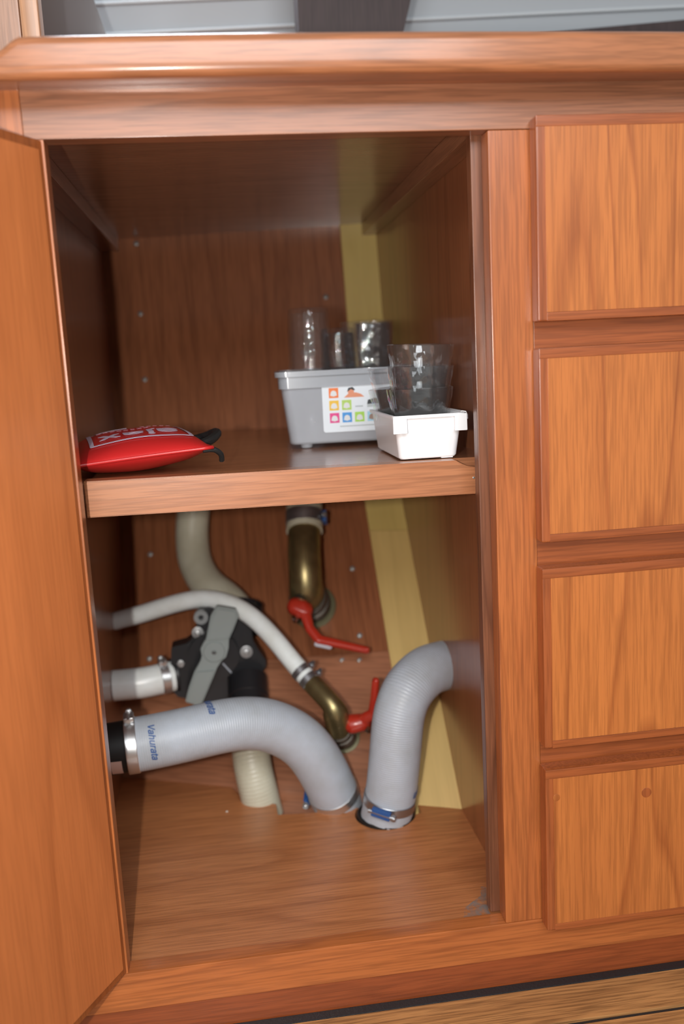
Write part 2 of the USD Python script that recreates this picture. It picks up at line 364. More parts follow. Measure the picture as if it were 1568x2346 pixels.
# ------------------------------------------------------------------ behind the worktop: liner boards and posts
liner_m = simple('liner_paint', (.41, .44, .47), .5)
ridge_m = simple('liner_bead', (.56, .60, .63), .45)
wall = thing('wall_back', (.3, .62, .78), kind='structure')
for i in range(16):
    zb = .79 + .0405 * i
    b = rbox((-.6, .60, 0), (1.6, .615, .0365), .001); b2 = rbox((-.6, .594, .0355), (1.6, .612, .0405), .002)
    R = trimesh.transformations.rotation_matrix(-.038, (0, 1, 0)); 
    for q, mt, nm in ((b, liner_m, 'plank'), (b2, ridge_m, 'bead')):
        q.apply_transform(R); q.apply_translation((0, 0, zb)); obj(nm, q, mt, wall)
dark_m = wood('z', (.060, .040, .040), (.036, .024, .026), 121, rings=5, size=12, stretch=10, rough=.6, coat=0)
pp = Polygon([(.2615, .8145), (.350, .8145), (.478, 1.25), (.2615, 1.25)])
obj('post', extrude(pp, .05, XZ(.52)), dark_m, label='dark brown post in front of the grey ceiling boards', cat='post', smooth=20)
pp = Polygon([(-.085, .8145), (.062, .8145), (-.060, 1.25), (-.085, 1.25)])
obj('knee_bracket', extrude(pp, .035, XZ(.48)), simple('dark_stain', (.085, .085, .095), .3, coat=.4), label='dark tapered bracket standing between the worktop and the grey ceiling boards', cat='bracket', smooth=20)
bm = thing('partition', (-.25, .25, .812), 'warm brown wooden partition end at the left of the worktop', 'partition')
obj('board', rbox((-.55, .14, .800), (-.033, .158, 1.30), .002), wood('z', (.40, .20, .11), (.27, .12, .06), 125, rings=5, size=14, stretch=12), bm)
obj('edge_strip', rbox((-.0325, .136, .800), (-.0150, .160, 1.30), .003), wood('z', (.56, .29, .15), (.44, .21, .10), 126, rings=4, size=20, stretch=20), bm)
obj('side_deck_beam', extrude(Polygon([(.46, .8145), (1.30, .8145), (1.30, 1.066), (.8232, 1.0229), (.52, 1.0005)]), .04, XZ(.575)), dark_m, label='dark sloping beam at the right behind the worktop', cat='beam', smooth=20)

# ------------------------------------------------------------------ cabin sole
caulk = simple('caulk_black', (.018, .018, .020), .45, bump=(300, .5))
sole = thing('floor', (.3, -.4, -.10), kind='structure')
obj('caulk_bed', rbox((-.8, -1.6, -.10), (1.4, .02, -.0735), 0), caulk, sole, label='black caulking between the sole planks')
obj('caulk_bead', rbox((-.8, -.0078, -.0735), (1.4, .0030, -.0700), .0012), caulk, sole)
y = -.008
for i in range(14):
    obj('plank', rbox((-.8, y - .048, -.085), (1.4, y, -.0705), .0008), wood('x', (.56, .28, .10), (.34, .150, .050), 131 + i, rings=6, size=22, stretch=14, streak=.4, rough=.5, coat=.1, pores=.7), sole)
    y -= .054

# ------------------------------------------------------------------ hoses and fittings
steel = simple('clamp_steel', (.72, .73, .74), .33, .9)
steel_dull = simple('clamp_steel_dull', (.40, .41, .43), .35, .9)
blue = simple('clamp_blue', (.025, .095, .30), .4)
def clamp(C, S, s, r, wd, parent, ang, screw=.008, tagc=None, band=steel, tagmat=None, sl=.018):
    """Worm-drive clamp round the hose path C at arc length s: band and screw housing at an angle."""
    c = np.array([np.interp(s, S, C[:, k]) for k in range(3)]); e = np.array([np.interp(s + .002, S, C[:, k]) for k in range(3)])
    T, N, B = frame(e - c)
    bd = cyl_profile(c - T * wd / 2, T, [(0, r), (0, r + .0006), (.0006, r + .0011), (wd - .0006, r + .0011), (wd, r + .0006), (wd, r)], 40)
    cl = obj('hose_clamp', bd, band, parent)
    d = math.cos(ang) * N + math.sin(ang) * B; t2 = np.cross(T, d)
    hb = rbox((-sl / 2, -wd * .45, 0), (sl / 2, wd * .45, screw * .75), .0012); hb.apply_transform(basis(c + d * (r + .0006), t2, T, d) if np.linalg.det(np.c_[t2, T, d]) > 0 else basis(c + d * (r + .0006), -t2, T, d))
    obj('housing', hb, tagmat or band, cl)
    sc = cyl_profile(c + d * (r + screw * .55) - t2 * (sl / 2 + .007), t2, [(0, .0030), (.001, .0040), (.005, .0040), (.0052, .0026), (sl + .011, .0026)], 14)
    obj('screw', sc, band, cl)
    return c
def hose_text(C, S, s, r, txt, h, ang, mat, parent, T_sign=1):
    me = meshkit.text_mesh(txt, h, .0001, True); v = np.array(me.vertices); 
    me = trimesh.Trimesh(v, me.faces, process=False).subdivide_to_size(.003)
    v = np.array(me.vertices); out = []
    for (tx, ty, tz) in v:
        tx2 = tx + .30 * ty
        ss = s + ty; c = np.array([np.interp(ss, S, C[:, k]) for k in range(3)]); e = np.array([np.interp(ss + .002, S, C[:, k]) for k in range(3)])
        T, N, B = frame(e - c); a = ang + tx2 / r
        out.append(c + (r + .0006 + tz) * (math.cos(a) * N + math.sin(a) * B))
    return obj('print', trimesh.Trimesh(np.array(out), me.faces, process=False), mat, parent, smooth=False)
def hose_mat(name, col, rough=.42):
    return usdkit.material(stage, '/World/Looks/' + name, {
        'tc': ('texture_coordinate', {}), 'n': ('noise_texture', {'scale': 26, 'detail': 4, 'roughness': .6}), 'r': ('rgb_ramp', {'ramp': [(.35, (1, 1, 1)), (.72, (.86, .84, .80))]}),
        'm': ('mix', {'mix_type': 'multiply', 'fac': 1.0, 'color1': col}), 'p': ('principled_bsdf', {'roughness': rough, 'coat_weight': .1, 'coat_roughness': .3, 'subsurface_weight': 0})},
        [('tc.object', 'n.vector'), ('n.fac', 'r.fac'), ('r.color', 'm.color2'), ('m.color', 'p.base_color')], surface='p.BSDF')
GREY = hose_mat('hose_grey', (.49, .54, .61)); CREAM = hose_mat('hose_cream', (.64, .62, .49)); WHITE = hose_mat('hose_white', (.90, .95, .95), .3)
print_m = simple('print_blue', (.035, .10, .30), .5)
RR = .0318
rib = lambda r, pitch, amp: (lambda s: r + amp * (0.5 + 0.5 * math.cos(2 * math.pi * s / pitch)) - amp)

PL = [[-.0132, .2256, .1312], [.0118, .2277, .132], [.0574, .2328, .1352], [.1039, .2428, .1375], [.1406, .2527, .1323], [.1724, .2633, .1147], [.1984, .2691, .0905], [.2189, .2772, .0508], [.2322, .2893, .0117], [.2396, .300, -.0138], [.2440, .3060, -.030]]
gh = thing('ribbed_hose', (.13, .26, -.03), 'pale grey ribbed hose arching from the left wall down into the floor cut-out', 'hose')
C = smooth_path(PL, .0024, 60); S = arclen(C)
C = np.stack([np.interp(np.arange(0, S[-1], .0006), S, C[:, k]) for k in range(3)], 1); S = arclen(C)
obj('tube', sweep(C, rib(RR, .0026, .0004), 40), GREY, gh, smooth=50)
clamp(C, S, .0065, RR, .013, gh, -1.45, tagmat=steel)
clamp(C, S, S[-1] - .046, RR, .013, gh, 1.9, band=steel, tagmat=blue, sl=.022)
hose_text(C, S, .028, RR, 'Vahurata', .0074, -1.02 + 2 * math.pi, print_m, gh)
hose_text(C, S, .097, RR, 'Vahurata', .0078, -1.9 - .40 + 2 * math.pi, print_m, gh)
# black rubber hose it is pushed onto
rh = thing('rubber_hose', (-.05, .225, .10), 'black rubber hose end with a small pinkish sticker by the open door', 'hose')
obj('tube', sweep(smooth_path([[-.0515, .2236, .1295], [-.030, .2245, .1303], [-.002, .2266, .1316]], .004), .0300, 36), simple('rubber_black', (.012, .011, .011), .55), rh)
st = []
for a in np.linspace(.02, .64, 9):
    for dx in (-.0285, -.0165):
        pass
th_ = np.linspace(.10, .78, 10); Vs = []
for x in (-.0285, -.0160):
    for a in th_: Vs.append((x, .2240 - .0306 * math.cos(a), .1303 - .0306 * math.sin(a)))
n = len(th_); Fs = []
for i in range(n - 1): Fs += [(i, i + 1, n + i + 1), (i, n + i + 1, n + i)]
Vs = np.array(Vs); off = np.zeros_like(Vs); off[:, 1] = .0004
Ft = np.array(Fs)
bnd = np.concatenate([np.arange(n), np.arange(2 * n - 1, n - 1, -1)]); bn2 = np.roll(bnd, -1)
sides = np.vstack([np.stack([bnd, bn2, bn2 + 2 * n], 1), np.stack([bnd, bn2 + 2 * n, bnd + 2 * n], 1)])
stm = trimesh.Trimesh(np.vstack([Vs, Vs + off]), np.vstack([Ft, Ft[:, ::-1] + 2 * n, sides]), process=False); stm.fix_normals()
obj('sticker', stm, simple('sticker_pink', (.60, .40, .34), .6), rh, label='small pinkish paper sticker')

PR = [[.3885, .309, .1623], [.3559, .2734, .1690], [.327, .2460, .1575], [.3129, .2360, .1317], [.3064, .2345, .0879], [.3006, .2365, .0413], [.2940, .2410, .0048], [.2885, .2450, -.022], [.2880, .2460, -.03]]
gr = thing('ribbed_hose', (.30, .245, -.03), 'pale grey ribbed hose standing upright and bending into the right wall', 'hose')
C = smooth_path(PR, .0024, 30); S = arclen(C)
C = np.stack([np.interp(np.arange(0, S[-1], .0006), S, C[:, k]) for k in range(3)], 1); S = arclen(C)
obj('tube', sweep(C, rib(RR, .0026, .0005), 40), GREY, gr, smooth=50)
clamp(C, S, S[-1] - .052, RR, .012, gr, .45, band=steel_dull, tagmat=blue, sl=.024, screw=.009)
hose_text(C, S, S[-1] - .074, RR, 'Vahurata', .0085, 3.9, print_m, gr)
obj('cuff', cyl_profile((.2915, .2470, -.03), (.03, -.02, 1), [(0, .0362), (.028, .0362), (.030, .0350), (.030, .031)], 36), simple('rubber_cuff', (.01, .01, .01), .6), gr, label='black rubber ring at the foot of the hose')

# thin white hose with two clamps and its brass elbow sea valve
th = thing('water_hose', (.1, .44, .14), 'thin glossy white hose curving from the left wall to the small brass elbow', 'hose')
PT = [[-.0515, .5010, .2065], [-.0138, .4856, .2173], [.0381, .4667, .234], [.079, .4529, .2418], [.1151, .4371, .2358], [.1467, .4199, .2176], [.1739, .3965, .1902], [.1996, .3694, .1583], [.2176, .3518, .1394]]
C = smooth_path(PT, .004, 20); S = arclen(C)
obj('tube', sweep(C, .0128, 28), WHITE, th)
clamp(C, S, S[-1] - .021, .0128, .009, th, -2.4, band=steel_dull, tagmat=steel_dull, sl=.014, screw=.009)
clamp(C, S, S[-1] - .006, .0128, .009, th, -2.4, band=steel_dull, tagmat=steel_dull, sl=.014, screw=.009)

brass = usdkit.material(stage, '/World/Looks/brass_aged', {'tc': ('texture_coordinate', {}), 'n': ('noise_texture', {'scale': 60, 'detail': 4}), 'r': ('rgb_ramp', {'ramp': [(.3, (.36, .29, .14)), (.7, (.24, .19, .09))]}),
    'p': ('principled_bsdf', {'metallic': .85, 'roughness': .36})}, [('tc.object', 'n.vector'), ('n.fac', 'r.fac'), ('r.color', 'p.base_color')], surface='p.BSDF')
bronze_dk = simple('bronze_dark', (.085, .070, .055), .42, .55)
red = simple('handle_red', (.45, .030, .014), .32, coat=.3)
chrome = simple('chrome', (.75, .76, .78), .15, 1.0)
flange_m = simple('bronze_greenish', (.17, .155, .085), .5, .4)

def unit(v): v = np.array(v, float); return v / np.linalg.norm(v)
def smooth_solid(mani, refine=.003, it=6):
    v, f, _ = meshkit.arrays(mani.refine_to_length(refine)); t = trimesh.Trimesh(v, f); trimesh.smoothing.filter_taubin(t, iterations=it); return t
def ball(c, r, n=16): return manifold3d.Manifold.sphere(r, n).translate([float(x) for x in c])
def bone(a, b, ra, rb): return manifold3d.Manifold.batch_hull([ball(a, ra), ball(b, rb)])
def bar_path(pts, widths, thick, nrm):
    """A flat bar: hulls of small discs along pts."""
    nrm = unit(nrm); out = manifold3d.Manifold()
    def disc(c, w):
        m_ = cyl_profile(np.array(c) - nrm * thick / 2, nrm, [(0, w - thick * .3), (thick * .25, w), (thick * .75, w), (thick, w - thick * .3)], 16)
        return manifold3d.Manifold.hull_points([list(map(float, p)) for p in m_.vertices])
    for i in range(len(pts) - 1):
        out = out + manifold3d.Manifold.batch_hull([disc(pts[i], widths[i]), disc(pts[i + 1], widths[i + 1])])
    return as_tm(out)

# larger seacock: hose tail, elbow, valve body, flange on the ship's side
n1 = unit((-.274, -.747, .606)); f1 = np.array([.2385, hull_y(.2385, .203), .203])
sv = thing('seacock', f1, 'large bronze elbow seacock with a red lever hanging under the shelf', 'seacock')
obj('flange', cyl_profile(f1 - n1 * .002, n1, [(0, .034), (.005, .034), (.0065, .032), (.0065, .020)], 36), flange_m, sv, label='greenish bronze mounting flange')
obj('valve_body', cyl_profile(f1 + n1 * .004, n1, [(0, .027), (.010, .027), (.011, .0285), (.020, .0285), (.021, .025), (.027, .025), (.028, .0275), (.037, .0275), (.038, .023)], 8 * 4), bronze_dk, sv)
E = smooth_path([f1 + n1 * .030, f1 + n1 * .046 + (0, 0, .006), [.2262, .462, .262], [.2275, .478, .292], [.2318, .503, .3165], [.2338, .517, .334]], .003, 20)
obj('elbow', sweep(E, lambda s: .0242 + .0012 * math.exp(-((s - .02) / .012) ** 2), 32), brass, sv, label='aged brass elbow')
P1 = [[.2318, .503, .3165], [.2338, .5160, .333], [.2360, .528, .360], [.2375, .536, .404], [.2375, .536, .4385]]
# cream hose pushed on the elbow and passing up to the shelf
th2 = thing('drain_hose', (.236, .53, .31), 'short pale hose with a steel clamp dropping from the shelf onto the bronze seacock', 'hose')
C = smooth_path(P1, .003, 10); S = arclen(C)
obj('tube', sweep(C, .0270, 30), CREAM, th2)
clamp(C, S, .022, .0270, .020, th2, 1.35, band=steel_dull, tagmat=blue, sl=.016)
hd = obj('handle', cat_([bar_path([[.2075, .428, .2250], [.2180, .424, .2205]], [.0125, .0125], .018, (.1, -.85, .5)),
                         bar_path([[.2185, .423, .2205], [.2232, .409, .1985], [.2345, .399, .1835], [.2985, .388, .1660]], [.0085, .0062, .0066, .0050], .009, (.15, -.62, .75))]), red, sv, label='red lever handle', smooth=40)
obj('spindle', cyl_profile((.2090, .427, .2275), (.35, .85, .35), [(0, .0075), (.028, .0075)], 16), bronze_dk, hd)
obj('nut', cyl_profile((.2045, .419, .2135), (-.1, -.6, -.8), [(0, .0055), (.005, .0055), (.0055, .003), (.009, .003)], 6), chrome, hd)
obj('label_tab', bar_path([[.2310, .3955, .1785], [.2480, .3925, .1740]], [.0036, .0036], .002, (.15, -.75, .45)), simple('tab_grey', (.42, .40, .44), .5), hd, label='small grey printed tab')

# smaller seacock under the thin hose
n2 = unit((-.281, -.707, .648)); f2 = np.array([.2582, hull_y(.2582, .0553), .0553])
s2 = thing('seacock', f2, 'small brass elbow seacock with a red lever at the end of the thin white hose', 'seacock')
obj('flange', cyl_profile(f2 - n2 * .002, n2, [(0, .022), (.005, .022), (.006, .020), (.006, .012)], 30), flange_m, s2)
obj('valve_body', cyl_profile(f2 + n2 * .003, n2, [(0, .0145), (.004, .0145), (.0045, .0185), (.022, .0185), (.0225, .0160), (.030, .0160), (.031, .0180), (.037, .0180), (.0375, .015)], 24), bronze_dk, s2)
E2 = smooth_path([f2 + n2 * .034, [.2437, .3225, .1080], [.2390, .3235, .1190], [.2290, .3365, .1290], [.2180, .3514, .1390]], .002, 14)
obj('elbow', sweep(E2, lambda s: .0135 + .0035 * min(1, max(0, (.044 - s) / .012)) , 26), brass, s2, label='aged brass elbow')
h2 = obj('handle', cat_([bar_path([[.2660, .3225, .0885], [.2790, .3195, .0905]], [.0125, .0110], .018, (.2, -.8, .5)),
                         bar_path([[.2770, .3195, .0925], [.2905, .3130, .1030]], [.0085, .0070], .012, (.2, -.8, .5)),
                         bar_path([[.2905, .3130, .1010], [.2945, .3095, .1263], [.2975, .3085, .1500]], [.0050, .0050, .0045], .009, (.5, -.8, .1))]), red, s2, label='red lever handle', smooth=40)
obj('spindle', cyl_profile((.2520, .3300, .0880), (.85, -.35, .08), [(0, .0045), (.014, .0045)], 14), chrome, h2)
obj('nut', cyl_profile((.2835, .3120, .0845), (.6, -.6, -.4), [(0, .0045), (.005, .0045)], 6), chrome, h2)

# ------------------------------------------------------------------ diverter valve
VP = [[.0311, .1809], [.0524, .1852], [.0600, .1905], [.0645, .1985], [.0680, .2050], [.0720, .2317], [.0878, .2333], [.1289, .2203], [.1439, .2], [.1444, .181], [.1508, .1676], [.1607, .1507], [.1601, .1411], [.1533, .1321], [.1543, .1094], [.1600, .0951], [.1600, .0760], [.1156, .0744], [.0739, .0905], [.0477, .1042], [.0342, .1088], [.0251, .1225]]
dvv = thing('diverter_valve', (.09, .44, .075), 'black plastic diverter valve with a grey paddle handle among the hoses', 'valve')
blk = simple('valve_black', (.014, .014, .016), .38, bump=(180, .15))
vb = Polygon(VP)
obj('body', extrude(vb.buffer(-.003).buffer(.003), .030, XZ(.460), bevel=.003), blk, dvv, smooth=25)
disc = Point(.0885, .1650).buffer(.0355, 32)
obj('cover', extrude(disc.intersection(vb.buffer(-.003)), .010, XZ(.433), bevel=.002), blk, dvv, smooth=25)
obj('port', cyl_profile((.040, .447, .1372), (-1, .03, -.02), [(0, .026), (.008, .026), (.009, .022), (.014, .022)], 28), blk, dvv)
obj('port', cyl_profile((.1285, .452, .1900), (.12, .45, .60), [(0, .027), (.030, .026), (.032, .0285), (.040, .0285)], 28), blk, dvv)
obj('port', cyl_profile((.1330, .430, .1250), (-.02, -.70, -.55), [(0, .028), (.03, .028), (.031, .0265), (.050, .0265)], 28), blk, dvv)
wz = simple('washer_zinc', (.42, .42, .42), .4, .7)
def bolt(x, z, y, r, parent, name='bolt'):
    b = obj(name, cyl_profile((x, y, z), (0, -1, .02), [(0, r), (.0012, r), (.0016, r * .92), (.0016, r * .55), (.0055, r * .55), (.0062, r * .42)], 20), wz, parent)
    return b
bolt(.0690, .1995, .4302, .0082, dvv); bolt(.1342, .1654, .4302, .0088, dvv)
for x, z in ((.0424, .1577), (.1196, .1309)): 
    obj('bolt', cyl_profile((x, .4305, z), (0, -1, .02), [(0, .0054), (.0045, .0054), (.005, .004)], 6), wz, dvv)
obj('lug', extrude(Point(.0756, .2226).buffer(.0098, 20).difference(Point(.0756, .2226).buffer(.0036, 16)), .010, XZ(.432), bevel=.0012), simple('lug_grey', (.26, .27, .27), .45), dvv, label='grey mounting lug with a hole')
tick = simple('tick_white', (.42, .45, .50), .5)
for (x0, z0, x1, z1) in ((.0300, .1346, .0376, .1362), (.1008, .1538, .1108, .1402)):
    obj('mark', extrude(LineString([(x0, z0), (x1, z1)]).buffer(.0009), .0011, XZ(.4300 if x0 < .09 else .4231)), tick, dvv, label='pale index mark')
HPa = Polygon([[.0988, .2427], [.1238, .2362], [.1272, .2267], [.1188, .2083], [.1115, .1945], [.1105, .1830], [.1060, .1700], [.0996, .1655], [.093, .1565], [.0789, .1276], [.0662, .1023], [.0462, .1113], [.0523, .1303], [.0611, .1514], [.0715, .1680], [.0735, .1750], [.0726, .1846], [.0780, .1940], [.0806, .1963], [.0847, .2114], [.0896, .2294]]).buffer(-.003).buffer(.003)
hm = simple('handle_grey', (.27, .30, .29), .5, bump=(400, .15))
pd = obj('handle', extrude(HPa, .010, XZ(.411), bevel=.0018), hm, dvv, label='grey paddle handle', smooth=25)
up_ = HPa.intersection(sbox(0, .1945, .2, .3)).buffer(-.0025); lo_ = HPa.intersection(sbox(0, .05, .2, .1560)).buffer(-.0025)
obj('grip', extrude(up_, .004, XZ(.4015), bevel=.002), hm, pd, smooth=25); obj('grip', extrude(lo_, .004, XZ(.4015), bevel=.002), hm, pd, smooth=25)
obj('hub', cyl_profile((.0905, .430, .1790), (0, -1, 0), [(0, .015), (.0285, .0155), (.0305, .0140), (.0306, .0035), (.0295, .0030)], 28), hm, pd)
obj('screw', cyl_profile((.0900, .4004, .1775), (0, -1, 0), [(0, .0032), (.0008, .0032), (.001, .002)], 12), simple('screw_dark', (.12, .12, .12), .4, .7), pd)
# hoses on the valve
wh = thing('inlet_hose', (0, .42, .11), 'short thick white hose from the left wall into the black valve', 'hose')
C = smooth_path([[-.0515, .4290, .1345], [-.0092, .4300, .1349], [.030, .440, .1368]], .004); S = arclen(C)
obj('tube', sweep(C, .0212, 32), WHITE, wh)
clamp(C, S, .070, .0212, .012, wh, -1.35, band=steel, tagmat=steel, sl=.012, screw=.009)
for nm, pts, lab, rr in (('sanitation_hose', [[.0760, .6150, .4390], [.0745, .6090, .3766], [.0685, .5990, .3411], [.0643, .5881, .3056], [.0676, .5640, .2698], [.084, .530, .2434], [.1120, .497, .2250], [.1290, .468, .2095]], 'cream ribbed hose dropping from the shelf behind the thin white hose', .0255),
                     ('sanitation_hose', [[.1325, .400, .1010], [.1320, .3830, .0850], [.1305, .3560, .0640], [.1310, .3370, .0400], [.1355, .3290, .0118], [.1400, .3290, -.018], [.1420, .3290, -.030]], 'cream ribbed hose passing under the arched grey hose into the floor', .0255)):
    t = thing(nm, pts[-1], lab, 'hose')
    C = smooth_path(pts, .0024, 20); S = arclen(C); C = np.stack([np.interp(np.arange(0, S[-1], .0009), S, C[:, k]) for k in range(3)], 1)
    obj('tube', sweep(C, rib(rr, .0042, .0004), 32), CREAM, t, smooth=50)
dustm = usdkit.material(stage, '/World/Looks/dust', {'tc': ('texture_coordinate', {}), 'n': ('noise_texture', {'scale': 70, 'detail': 5, 'roughness': .7}), 'r': ('rgb_ramp', {'ramp': [(.40, (0, 0, 0)), (.66, (.5, .5, .5))]}),
    't': ('transparent_bsdf', {}), 'd': ('diffuse_bsdf', {'color': (.30, .30, .29)}), 'm': ('mix_closure', {})}, [('tc.object', 'n.vector'), ('n.fac', 'r.fac'), ('r.color', 'm.fac'), ('t.BSDF', 'm.closure1'), ('d.BSDF', 'm.closure2')], surface='m.closure')
obj('dust', extrude(Polygon([(.334, .0215), (.359, .0215), (.359, .035), (.374, .036), (.372, .066), (.366, .070), (.362, .055), (.351, .047), (.340, .038)]).buffer(.002), .0002, basis((0, 0, ZF + .0002), (1, 0, 0), (0, 1, 0), (0, 0, 1))), dustm, None, 'grey dust in the front right corner of the base board', cat='dust', kind='stuff')
# wood chip left on the base board
obj('scrap', rbox((.0925, .300, ZF), (.0955, .3015, ZF + .0012), .0003), simple('scrap_white', (.7, .68, .6), .6), label='tiny pale scrap lying on the base board left of the cut-out', cat='scrap')

# ------------------------------------------------------------------ red pouch
SZ = .4612
cx, cy, hx, hy, hh = .0310, .188, .0660, .108, .0190
pm = simple('pouch_red', (.60, .022, .022), .38, coat=.15, bump=(90, .10)); pw = simple('pouch_print', (.62, .50, .62), .5); pk = simple('webbing_black', (.012, .012, .012), .6)
def ph(u, v):
    a = np.clip(1 - np.abs(u) ** 3.2, 0, 1) ** .62; b = np.clip(1 - np.abs(v) ** 3.2, 0, 1) ** .62
    return hh * a * b * (1 - .04 * np.cos(6 * u) * np.cos(5 * v))
def pxy(u, v):  # sides pulled in between the corners
    return cx + hx * u * (1 - .05 * (1 - v * v) * u * u), cy + hy * v * (1 - .05 * (1 - u * u) * v * v)
_prot = trimesh.transformations.rotation_matrix(math.radians(10), (0, 0, 1), (cx, cy, 0))
def prot(me):
    me = me.copy(); v = np.array(me.vertices); z = v[:, 2] + .004 * (v[:, 0] - cx) / hx; v[:, 2] = np.maximum(z, SZ + .0004); me.vertices = v
    me.apply_transform(_prot); return me
pouch = thing('pouch', (cx, cy, SZ), 'red fabric pouch with white lettering lying on the shelf', 'pouch')
n = 44; g = np.sin(np.linspace(-np.pi / 2, np.pi / 2, n)); U, Vv = np.meshgrid(g, g, indexing='ij')
X, Y = pxy(U, Vv); Zt = ph(U, Vv); zc = SZ + hh + .0006
top = np.stack([X, Y, zc + Zt], -1).reshape(-1, 3); bot = np.stack([X, Y, np.maximum(zc - Zt, SZ + .0004)], -1).reshape(-1, 3)
ii, jj = np.meshgrid(np.arange(n - 1), np.arange(n - 1), indexing='ij'); a = (ii * n + jj).ravel()
Ft = np.vstack([np.stack([a, a + n, a + n + 1], 1), np.stack([a, a + n + 1, a + 1], 1)])
pmh = trimesh.Trimesh(np.vstack([top, bot]), np.vstack([Ft, Ft[:, ::-1] + n * n]), process=False); pmh.merge_vertices()
obj('cover', prot(pmh), pm, pouch, smooth=60)
edge = [pxy(u, v) for u, v in ([(t, -1) for t in np.linspace(-1, 1, 16)] + [(1, t) for t in np.linspace(-1, 1, 16)[1:]] + [(t, 1) for t in np.linspace(1, -1, 16)[1:]] + [(-1, t) for t in np.linspace(1, -1, 16)[1:]])]
obj('piping', prot(sweep(np.array([(x, y, zc) for x, y in edge]), .0017, 10)), pm, pouch)
def drape(poly_or_mesh, lift=.0006):
    me = poly_or_mesh.subdivide_to_size(.005); v = np.array(me.vertices)
    u, w = (v[:, 0] - cx) / hx, (v[:, 1] - cy) / hy
    v2 = np.c_[v[:, 0], v[:, 1], zc + ph(np.clip(u, -1, 1), np.clip(w, -1, 1)) + lift + v[:, 2]]
    return prot(trimesh.Trimesh(v2, me.faces, process=False))
fr = sbox(cx - .044, cy - .070, cx + .050, cy + .076).buffer(.004); fr = fr.difference(fr.buffer(-.0042))
obj('printed_frame', drape(extrude(fr, .0002)), pw, pouch, label='white printed border')
def flip_text(t, h, x, y, bold=False, sx=1):
    me = meshkit.text_mesh(t, h, .0002, bold); v = np.array(me.vertices); v[:, 0] *= sx
    w = v[:, 0].max(); v[:, 0] = x + w / 2 - v[:, 0]; v[:, 1] = y - v[:, 1]
    return trimesh.Trimesh(v, me.faces, process=False)
obj('lettering', drape(flip_text('ajax', .036, cx + .003, cy - .024, True, .86)), pw, pouch, label='white lettering')
obj('printed_block', drape(extrude(sbox(cx - .038, cy + .042, cx - .004, cy + .064), .0002)), pw, pouch, label='white printed block')
pink = simple('pouch_print_faint', (.60, .20, .25), .5)
obj('printed_line', drape(cat_([extrude(sbox(cx - .038 + .0072 * k, cy + .014, cx - .0334 + .0072 * k, cy + .024), .0002) for k in range(8)])), pink, pouch)
obj('printed_line', drape(cat_([extrude(sbox(cx + .010 + .0070 * k, cy + .034, cx + .0145 + .0070 * k, cy + .042), .0002) for k in range(5)])), pink, pouch)
obj('strap', prot(sweep(smooth_path([[.086, .125, .4795], [.104, .138, .4830], [.116, .165, .4860], [.119, .200, .4850], [.110, .222, .4800], [.092, .230, .4770]], .003), .0050, 10)), pk, pouch, label='black webbing loop')
obj('strap', prot(sweep(smooth_path([[.088, .084, .4790], [.099, .084, .4780], [.106, .088, .4720], [.107, .092, .4655]], .003), .0027, 10)), pk, pouch, label='black webbing tab')

# ------------------------------------------------------------------ glassware
glass = usdkit.material(stage, '/World/Looks/clear_glass', {
    'lw': ('layer_weight', {'blend': .5}), 'pw': ('math', {'math_type': 'power', 'value2': 3.5}), 'ma': ('math', {'math_type': 'multiply_add', 'value2': .5, 'value3': .05, 'use_clamp': True}),
    't': ('transparent_bsdf', {'color': (.975, .98, .982)}), 'g': ('glossy_bsdf', {'color': (1, 1, 1), 'roughness': .022}), 'd': ('diffuse_bsdf', {'color': (.85, .87, .88)}),
    'vo': ('voronoi_texture', {'scale': 85.0}), 'tc': ('texture_coordinate', {}), 'bu': ('bump', {'strength': .9, 'distance': .0012}), 'm1': ('mix_closure', {'fac': .014}), 'm2': ('mix_closure', {})},
    [('tc.object', 'vo.vector'), ('vo.distance', 'bu.height'), ('bu.normal', 'g.normal'), ('lw.facing', 'pw.value1'), ('pw.value', 'ma.value1'), ('ma.value', 'm2.fac'), ('t.BSDF', 'm1.closure1'), ('d.BSDF', 'm1.closure2'), ('m1.closure', 'm2.closure1'), ('g.BSDF', 'm2.closure2')], surface='m2.closure')
def tumbler(r0, r1, h, wall=.0032, base=.007, facets=9, flute=.0016, n=96, flare=1.0, cut=0.0):
    th = np.linspace(0, 2 * np.pi, n, endpoint=False); rings = []
    def ring(r, z, f): 
        k = f * flute * (1 - np.abs(np.sin(th * facets / 2))) + f * cut * np.sin(th * 12 + z * 420) * np.sin(th * 12 - z * 420); return np.c_[(r + k - f * flute) * np.cos(th), (r + k - f * flute) * np.sin(th), np.full(n, z)]
    R = lambda t: r0 + (r1 - r0) * t ** flare
    zs = np.linspace(0, 1, 40 if cut else 14)
    rings.append(ring(r0 * .86, 0.0004, .0)); 
    for t in zs: rings.append(ring(R(t) - (.001 if t == 0 else 0), max(.0012, t * h), 1 if t < .72 else max(0, 1 - (t - .72) / .1)))
    rings.append(ring(r1 - wall * .5, h + .0006, 0))
    for t in zs[::-1]:
        z = max(t * h, base)
        rings.append(ring(max(R(t) - wall, .002), z - .0003, 0))
        if t * h < base: break
    V = np.vstack(rings + [[[0, 0, .0006]], [[0, 0, base - .0012]]]); F = []; k = np.arange(n); k2 = (k + 1) % n
    for i in range(len(rings) - 1): F += [np.stack([i * n + k, i * n + k2, (i + 1) * n + k2], 1), np.stack([i * n + k, (i + 1) * n + k2, (i + 1) * n + k], 1)]
    e = (len(rings) - 1) * n; c0 = len(rings) * n
    F += [np.stack([np.full(n, c0), k2, k], 1), np.stack([np.full(n, c0 + 1), e + k, e + k2], 1)]
    return trimesh.Trimesh(V, np.vstack(F), process=False)
